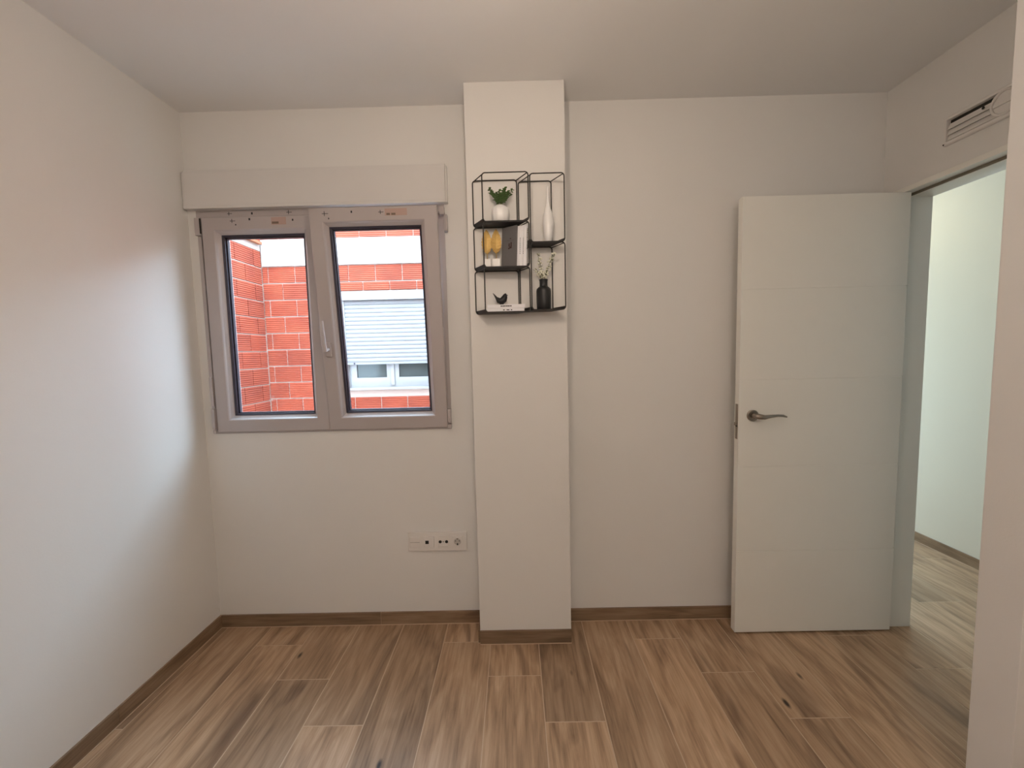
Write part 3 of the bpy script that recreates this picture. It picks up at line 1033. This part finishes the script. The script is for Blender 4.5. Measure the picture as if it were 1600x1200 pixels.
GB = 'books standing beside the gold feathers'
zb2 = ZP[1]
rb = math.radians
# grey book: its front cover turned towards the room, spine edge on the right; leans slightly
lean = rb(4.5)
bx, by = 0.014, CY - 0.079


def dashes(x0, x1, z0, z1, n, rr):
    out = []
    z = z0
    while z < z1:
        l = rr.uniform(0.003, 0.007)
        out.append((x0, x1, z, min(z + l, z1)))
        z += l + 0.0022
    return out


r3 = random.Random(5)
# the covers face the window side; seen obliquely
specs = [('grey', 0.0075, 0.172, M['greybook']), ('w1', 0.0075, 0.168, M['whitebook']), ('w2', 0.0085, 0.171, M['whitebook']), ('w3', 0.0095, 0.174, M['whitebook'])]
labels = ['grey cloth-bound book with small dark print, its cover facing the gold feathers',
          'white paperback pressed against the grey book',
          'white paperback between two other white paperbacks on the shelf',
          'white paperback with bold spine lettering at the end of the row']
off = 0.0
for i, (nm, t, h, mt) in enumerate(specs):
    sm = dashes(0.0022, 0.0048, 0.05, 0.12, 5, r3) if i in (1, 2) else (dashes(0.0022, 0.0070, 0.070, 0.158, 8, r3) if i == 3 else ())
    cm = [(0.028, 0.034, 0.118, 0.122), (0.024, 0.030, 0.078, 0.104), (0.030, 0.036, 0.078, 0.086), (0.034, 0.040, 0.086, 0.100), (0.034, 0.042, 0.076, 0.082), (0.014, 0.052, 0.1120, 0.1126)] if i == 0 else ()
    book('book', 0.076, t, h, mt, (bx + off * 1.02, by, zb2 + 0.0005), (0, lean, rb(56)), labels[i], GB, sm, cm)
    off += t / math.cos(rb(56))

# --- two books lying flat with the bird (lower left)
zf = ZP[2]


def flat_book(x0, x1, y0, y1, z, t, label, marks):
    e = empty('book', ((x0 + x1) / 2, (y0 + y1) / 2, z))
    tag(e, label, 'book', 'flat white books under the bird')
    c = 0.0012
    bm = bmesh.new()
    add_box(bm, x0, x1, y0, y1, z, z + c)
    add_box(bm, x0, x1, y0, y1, z + t - c, z + t)
    add_box(bm, x0, x1, y0, y0 + c, z + c, z + t - c)
    mk('cover', to_mesh(bm, 'flat_cover'), M['whitebook'], e)
    mk('pages', boxes('flat_pages', [(x0 + 0.002, x1 - 0.002, y0 + c, y1 - 0.002, z + c, z + t - c)]), M['paper'], e)
    if marks:
        mk('spine_print', boxes('spine_print', [(a, b, y0 - 0.0004, y0, z + c0, z + c1) for a, b, c0, c1 in marks]), M['ink'], e)
    return e


mm_ = []
xq = -0.055
for l in (0.005, 0.004, 0.006, 0.003, 0.005, 0.006, 0.004, 0.005):
    mm_.append((xq, xq + l, 0.0055, 0.0105))
    xq += l + 0.0012
flat_book(-0.118, 0.046, CY - 0.076, CY - 0.008, zf, 0.014, 'white book lying flat on the lowest shelf at the bottom of the pair', [(-0.045, -0.038, 0.004, 0.008), (-0.030, -0.018, 0.004, 0.008), (-0.012, -0.006, 0.004, 0.008)])
flat_book(-0.112, 0.050, CY - 0.078, CY - 0.010, zf + 0.0142, 0.015, 'white book with dark spine lettering lying directly under the bird', mm_)

zt = zf + 0.0294
bx0 = -0.052
bird = empty('bird_figurine', (bx0, CY - 0.045, zt))
tag(bird, 'small matt black bird figurine with raised tail on the flat books', 'figurine')
bm = bmesh.new()
yb0 = CY - 0.045
tube(bm, [(bx0 - 0.036, yb0, zt + 0.052), (bx0 - 0.031, yb0, zt + 0.046), (bx0 - 0.022, yb0, zt + 0.033), (bx0 - 0.012, yb0, zt + 0.021), (bx0 + 0.000, yb0, zt + 0.0175), (bx0 + 0.010, yb0, zt + 0.025), (bx0 + 0.015, yb0, zt + 0.036), (bx0 + 0.0175, yb0, zt + 0.045), (bx0 + 0.0185, yb0, zt + 0.0505)],
     [0.0014, 0.0024, 0.0052, 0.0125, 0.0160, 0.0152, 0.0118, 0.0078, 0.0025], 16)
body = mk('body', to_mesh(bm, 'bird_body'), M['bird'], bird, smooth=True)
bm = bmesh.new()
lathe(bm, [(0.010, zt), (0.0105, zt + 0.002), (0.009, zt + 0.006)], bx0 + 0.001, yb0, 20)
mk('foot', to_mesh(bm, 'bird_foot'), M['bird'], bird, smooth=True)
bm = bmesh.new()
tube(bm, [(bx0 + 0.022, yb0, zt + 0.044), (bx0 + 0.029, yb0, zt + 0.0415)], [0.0028, 0.0004], 8)
mk('beak', to_mesh(bm, 'bird_beak'), M['bird'], bird)

# --- black bottle vase with blossom twigs (lower right)
kx, ky, kz = 0.132, CY - 0.045, ZP[4]
bm = bmesh.new()
lathe(bm, [(0.0285, kz), (0.0305, kz + 0.003), (0.0315, kz + 0.03), (0.0320, kz + 0.078), (0.0305, kz + 0.088), (0.024, kz + 0.095), (0.0185, kz + 0.098), (0.0172, kz + 0.106), (0.0175, kz + 0.122), (0.0190, kz + 0.1265), (0.0190, kz + 0.129), (0.0145, kz + 0.129), (0.0140, kz + 0.09)], kx, ky, 32)
o = mk('black_vase', to_mesh(bm, 'black_vase'), M['blackvase'], smooth=True)
tag(o, 'matt black bottle vase with white blossom twigs on the lower shelf', 'vase')
tw = empty('blossom_twig', (kx, ky, kz + 0.09))
tag(tw, 'fine green twigs with cream white blossom in the black vase', 'plant')
bs, bl, bb = bmesh.new(), bmesh.new(), bmesh.new()
r5 = random.Random(11)
tips = [(-0.024, 0.0, 0.110), (0.050, -0.004, 0.112), (-0.036, -0.006, 0.050), (0.012, -0.01, 0.030), (0.028, 0.004, 0.060), (-0.012, -0.008, 0.032), (-0.046, -0.002, 0.046)]
for i, tp in enumerate(tips):
    neck = Vector((kx, ky, kz + 0.127)) + Vector((tp[0] * 0.18, tp[1] * 0.2, 0))
    base = Vector((kx, ky, kz + 0.095))
    end = Vector((kx, ky, kz + 0.127)) + Vector(tp)
    mid_ = (neck + end) / 2 + Vector((tp[0] * -0.15, 0, 0.006))
    tube(bs, [base, neck, mid_, end], [0.0010, 0.0009, 0.0008, 0.0005], 6)
    nfl = 44 if i < 2 else (20 if i < 6 else 1)
    for k in range(nfl):
        t = r5.uniform(0.25, 1.0) if i < 2 else r5.uniform(0.15, 1.0)
        p = neck * (1 - t) ** 2 + mid_ * 2 * t * (1 - t) + end * t * t
        q = p + Vector((r5.uniform(-1, 1) * 0.011, r5.uniform(-1, 1) * 0.008, r5.uniform(-0.6, 1) * 0.006))
        if r5.random() < 0.72:
            rad = r5.uniform(0.0030, 0.0052)
            mtx = Matrix.Translation(q) @ Matrix.Diagonal((1, 1, 0.8, 1))
            bmesh.ops.create_icosphere(bb, subdivisions=1, radius=rad, matrix=mtx)
            tube(bs, [p, q], 0.0004, 4)
        else:
            leaf(bl, p, q - p, Vector((0, 0, 1)), r5.uniform(0.007, 0.012), 0.0018)
mk('twigs', to_mesh(bs, 'twigs'), M['stem'], tw)
mk('blossoms', to_mesh(bb, 'blossoms'), M['blossom'], tw, kind='stuff')
mk('leaves', to_mesh(bl, 'twig_leaves'), M['stem'], tw, kind='stuff')

# ------------------------------------------------------------------ lamps
LX, LY = -0.06, 0.78
pb = empty('ceiling_bulb', (LX, LY, H))
tag(pb, 'bare warm bulb hanging from the ceiling on a white cord', 'lamp')
BZ = H - 0.31
bm = bmesh.new()
lathe(bm, [(0.035, H - 0.02), (0.038, H)], LX, LY, 24)
tube(bm, [(LX, LY, H - 0.01), (LX, LY, BZ + 0.005)], 0.0028, 8)
mk('cord', to_mesh(bm, 'bulb_cord'), M['brass'], pb)
bm = bmesh.new()
lathe(bm, [(0.016, BZ - 0.052), (0.020, BZ - 0.045), (0.021, BZ - 0.012), (0.010, BZ)], LX, LY, 24)
mk('holder', to_mesh(bm, 'bulb_holder'), M['brass'], pb, smooth=True)
bm = bmesh.new()
lathe(bm, [(0.001, BZ - 0.150), (0.016, BZ - 0.147), (0.027, BZ - 0.135), (0.031, BZ - 0.118), (0.029, BZ - 0.100), (0.021, BZ - 0.080), (0.014, BZ - 0.065), (0.013, BZ - 0.05)], LX, LY, 20)
mk('bulb', to_mesh(bm, 'bulb'), M['bulb'], pb, smooth=True)

gl_ = empty('fill_globe', (0.25, -0.85, H))  # unseen globe added behind the camera to fill the room with light
tag(gl_, 'white fill-light globe added out of view at the rear of the room', 'lamp')
bm = bmesh.new()
lathe(bm, [(0.045, H - 0.02), (0.045, H)], 0.25, -0.85, 24)
tube(bm, [(0.25, -0.85, H - 0.01), (0.25, -0.85, H - 0.27)], 0.003, 8)
mk('cord', to_mesh(bm, 'fill_globe_cord'), M['brass'], gl_)
bm = bmesh.new()
bmesh.ops.create_uvsphere(bm, u_segments=32, v_segments=16, radius=0.15, matrix=Matrix.Translation((0.25, -0.85, H - 0.42)))
mk('shade', to_mesh(bm, 'fill_globe_shade'), M['globe'], gl_, smooth=True)

hl = empty('hall_ceiling_lamp', (2.28, 2.9, H))
tag(hl, 'round white ceiling lamp in the hallway', 'lamp')
bm = bmesh.new()
lathe(bm, [(0.120, H - 0.030), (0.128, H - 0.028), (0.130, H)], 2.28, 2.9, 32)
mk('lamp_housing', to_mesh(bm, 'lamp_housing'), M['brass'], hl, smooth=False)
bm = bmesh.new()
lathe(bm, [(0.02, H - 0.042), (0.08, H - 0.040), (0.112, H - 0.034), (0.114, H - 0.0305)], 2.28, 2.9, 32)
mk('diffuser', to_mesh(bm, 'diffuser'), M['halllamp'], hl, smooth=True)

# ------------------------------------------------------------------ courtyard
FY, LXC = 3.80, -2.305
BP, CP = 0.2475, 0.1525          # brick and course pitch
ZREF = 2.214                      # underside of the concrete band
CTOP = 2.66

far = struct('wall_courtyard_far', boxes('wall_courtyard_far', [(LXC - 0.3, -1.615, FY + 0.008, FY + 0.2, -0.6, CTOP), (-0.700, 1.5, FY + 0.008, FY + 0.2, -0.6, CTOP), (-1.615, -0.700, FY + 0.008, FY + 0.2, -0.6, 1.066), (-1.615, -0.700, FY + 0.008, FY + 0.2, 1.968, CTOP), (-1.615, -0.700, FY + 0.12, FY + 0.2, 1.066, 1.968)]), M['mortar'], 'orange hollow-brick courtyard wall facing the window', 'wall')
lef = struct('wall_courtyard_left', boxes('wall_courtyard_left', [(LXC - 0.2, LXC - 0.008, D + T, FY + 0.02, -0.6, CTOP)]), M['mortar'], 'orange hollow-brick side wall of the courtyard', 'wall')
struct('wall_courtyard_right', boxes('wall_courtyard_right', [(1.45, 1.70, D + T, FY + 0.2, -0.6, 1.8)]), M['brickfar'], 'brick wall closing the courtyard on the right', 'wall')
struct('ground', boxes('ground', [(LXC - 0.3, 1.5, D + T, FY + 0.2, -0.7, -0.6)]), M['ground'], 'grey concrete courtyard floor', 'ground')

OX0, OX1, OZ0, OZ1 = -1.615, -0.700, 1.066, 1.968   # opposite window


def brick_mesh(key, sx, sy, sz, holes=False):
    me = bpy.data.meshes.get(key)
    if me is None:
        bm = bmesh.new()
        add_box(bm, -sx / 2, sx / 2, -sy / 2, sy / 2, -sz / 2, sz / 2)
        bmesh.ops.bevel(bm, geom=list(bm.edges), offset=0.003, segments=1, affect='EDGES')
        me = to_mesh(bm, key)
    return me


rb_ = random.Random(21)
J = 0.010


def put_brick(parent, x0, x1, z0, z1, y, axis):
    w, h = round(x1 - x0, 3), round(z1 - z0, 3)
    if w < 0.008 or h < 0.02:
        return
    if axis == 0:
        me = brick_mesh('brick_%g_%g' % (w, h), w, 0.03, h)
        loc = ((x0 + x1) / 2, y + 0.015 + rb_.uniform(-0.002, 0.002), (z0 + z1) / 2)
    else:
        me = brick_mesh('brick_s_%g_%g' % (w, h), 0.03, w, h)
        loc = (y - 0.015 + rb_.uniform(-0.002, 0.002), (x0 + x1) / 2, (z0 + z1) / 2)
    b = mk('brick', me, M['brick'], parent, loc)


def fill_row(parent, z0, z1, j0, xa, xb, y, axis, cuts=()):
    k = math.floor((xa - j0) / BP) - 1
    while True:
        a = j0 + BP * k
        b = a + BP
        k += 1
        if a > xb:
            break
        a2, b2 = max(a, xa), min(b, xb)
        if b2 - a2 < 0.016:
            continue
        segs = [(a2 + 0.0034, b2 - 0.0034)]
        for cx0, cx1, cz0, cz1 in cuts:
            if z1 > cz0 + 0.02 and z0 < cz1 - 0.02:
                ns = []
                for s, e in segs:
                    if e <= cx0 or s >= cx1:
                        ns.append((s, e))
                    else:
                        if s < cx0:
                            ns.append((s, cx0))
                        if e > cx1:
                            ns.append((cx1, e))
                segs = ns
        for s, e in segs:
            if e - s > 0.008:
                put_brick(parent, s, e, z0, z1, y, axis)


cut = [(OX0 - 0.004, OX1 + 0.004, OZ0, OZ1)]
# far wall, courses below the concrete band
for r in range(12):
    z1 = ZREF - CP * r - J / 2
    z0 = ZREF - CP * (r + 1) + J / 2
    j0 = -1.512 if r % 2 == 0 else -1.384
    if r == 1:
        # course above the window box is cut short over the opening
        fill_row(far, z0, z1, j0, LXC - 0.004, OX0 - 0.004, FY, 0)
        fill_row(far, max(z0, OZ1 + 0.012), z1, j0, OX0 - 0.004, OX1 + 0.004, FY, 0)
        fill_row(far, z0, z1, j0, OX1 + 0.004, 0.45, FY, 0)
    else:
        fill_row(far, z0, z1, j0, LXC - 0.004, 0.45, FY, 0, cut)
ZB1 = 2.455
for r in range(1):
    fill_row(far, ZB1 + CP * r + J / 2, ZB1 + CP * (r + 1) - J / 2, -1.396 + (r % 2) * 0.124, LXC - 0.004, 0.45, FY, 0)
mk('concrete_band', boxes('concrete_band', [(LXC + 0.004, 1.449, FY - 0.012, FY + 0.03, ZREF, ZB1)], 0.004), M['concrete'], far)
mk('brickwork', boxes('brickwork', [(0.455, 1.449, FY, FY + 0.03, -0.6, ZREF), (0.455, 1.449, FY, FY + 0.03, ZB1, CTOP), (LXC, 0.45, FY, FY + 0.03, ZB1 + CP, CTOP), (LXC, 0.45, FY, FY + 0.03, -0.6, ZREF - CP * 12)]), M['brickfar'], far)
# side wall
for r in range(13):
    z1 = 2.352 - CP * r - J / 2
    z0 = 2.352 - CP * (r + 1) + J / 2
    fill_row(lef, z0, z1, 3.44 + (r % 2) * 0.124, 2.62, FY - 0.006, LXC, 1)
mk('brickwork', boxes('brickwork', [(LXC - 0.03, LXC, D + T, 2.615, -0.6, 2.352), (LXC - 0.03, LXC, D + T, FY, 2.44, CTOP), (LXC - 0.03, LXC, 2.615, FY, -0.6, 2.352 - CP * 13)]), M['brickfar'], lef)
mk('mortar_course', boxes('mortar_course', [(LXC - 0.03, LXC - 0.002, 2.615, FY, 2.352, 2.44)]), M['concrete'], lef)
mk('timber_ledge', boxes('timber_ledge', [(LXC - 0.02, LXC + 0.035, 3.40, FY - 0.03, 2.405, 2.428)], 0.002), M['timber'], lef)

# opposite window with its half-lowered roller shutter
w2 = empty('window_2', ((OX0 + OX1) / 2, FY, OZ0))
tag(w2, 'white window across the courtyard with its roller shutter mostly down', 'window', kind='structure')
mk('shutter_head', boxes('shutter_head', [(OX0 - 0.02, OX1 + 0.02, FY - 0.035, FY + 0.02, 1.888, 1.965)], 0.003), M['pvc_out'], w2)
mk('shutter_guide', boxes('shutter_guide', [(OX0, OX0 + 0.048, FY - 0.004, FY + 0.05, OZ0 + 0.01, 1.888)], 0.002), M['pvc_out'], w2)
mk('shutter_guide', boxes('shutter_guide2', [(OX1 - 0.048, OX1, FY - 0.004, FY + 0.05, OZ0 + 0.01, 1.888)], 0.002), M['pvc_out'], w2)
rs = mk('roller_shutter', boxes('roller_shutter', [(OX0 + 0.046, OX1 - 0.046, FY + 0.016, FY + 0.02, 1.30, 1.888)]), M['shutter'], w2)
ns = 15
sp_h = (1.888 - 1.318) / ns
bm = bmesh.new()
prof = [(0.004, 0.0), (-0.0005, 0.15), (-0.003, 0.45), (-0.0005, 0.85), (0.004, 0.97)]
hw = (OX1 - OX0) / 2 - 0.046
va = [[bm.verts.new((s * hw, y, t * sp_h)) for y, t in prof] + [bm.verts.new((s * hw, 0.009, sp_h * 0.97)), bm.verts.new((s * hw, 0.009, 0))] for s in (-1, 1)]
n = len(va[0])
for i in range(n):
    bm.faces.new((va[0][i], va[1][i], va[1][(i + 1) % n], va[0][(i + 1) % n]))
bm.faces.new(va[0])
bm.faces.new(va[1][::-1])
slat_me = to_mesh(bm, 'shutter_slat')
for i in range(ns):
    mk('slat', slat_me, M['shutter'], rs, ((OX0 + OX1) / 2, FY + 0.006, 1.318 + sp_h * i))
mk('bottom_bar', boxes('bottom_bar', [(OX0 + 0.046, OX1 - 0.046, FY + 0.002, FY + 0.018, 1.296, 1.318)], 0.002), M['shutter'], rs)
mk('rubber_stop', boxes('rubber_stop', [(OX0 + 0.11, OX0 + 0.122, FY - 0.006, FY + 0.004, 1.300, 1.314)], 0.001), M['gasket'], rs)
gl0, gl1, gl2 = -1.498, -1.214, -1.098
bm = bmesh.new()
add_box(bm, OX0 + 0.002, OX1 - 0.002, FY + 0.045, FY + 0.10, OZ0 + 0.012, 1.170)
add_box(bm, OX0 + 0.002, gl0, FY + 0.045, FY + 0.10, 1.170, OZ1)
add_box(bm, gl1, gl2, FY + 0.045, FY + 0.10, 1.170, OZ1)
add_box(bm, -2.312 - gl0, OX1 - 0.002, FY + 0.045, FY + 0.10, 1.170, OZ1)
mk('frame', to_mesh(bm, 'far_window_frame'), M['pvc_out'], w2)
mk('mullion', boxes('mullion', [(-1.172, -1.140, FY + 0.030, FY + 0.046, OZ0 + 0.03, 1.30)], 0.002), M['pvc_out'], w2)
mk('pane', boxes('far_pane', [(gl0, gl1, FY + 0.060, FY + 0.066, 1.170, 1.60)]), M['farglass'], w2)
mk('pane', boxes('far_pane2', [(gl2, -2.312 - gl0, FY + 0.060, FY + 0.066, 1.170, 1.60)]), M['farglass'], w2)
mk('sill', boxes('far_sill', [(OX0 - 0.01, OX1 + 0.01, FY - 0.022, FY + 0.10, OZ0 - 0.006, OZ0 + 0.012)], 0.002), M['pvc_out'], w2)
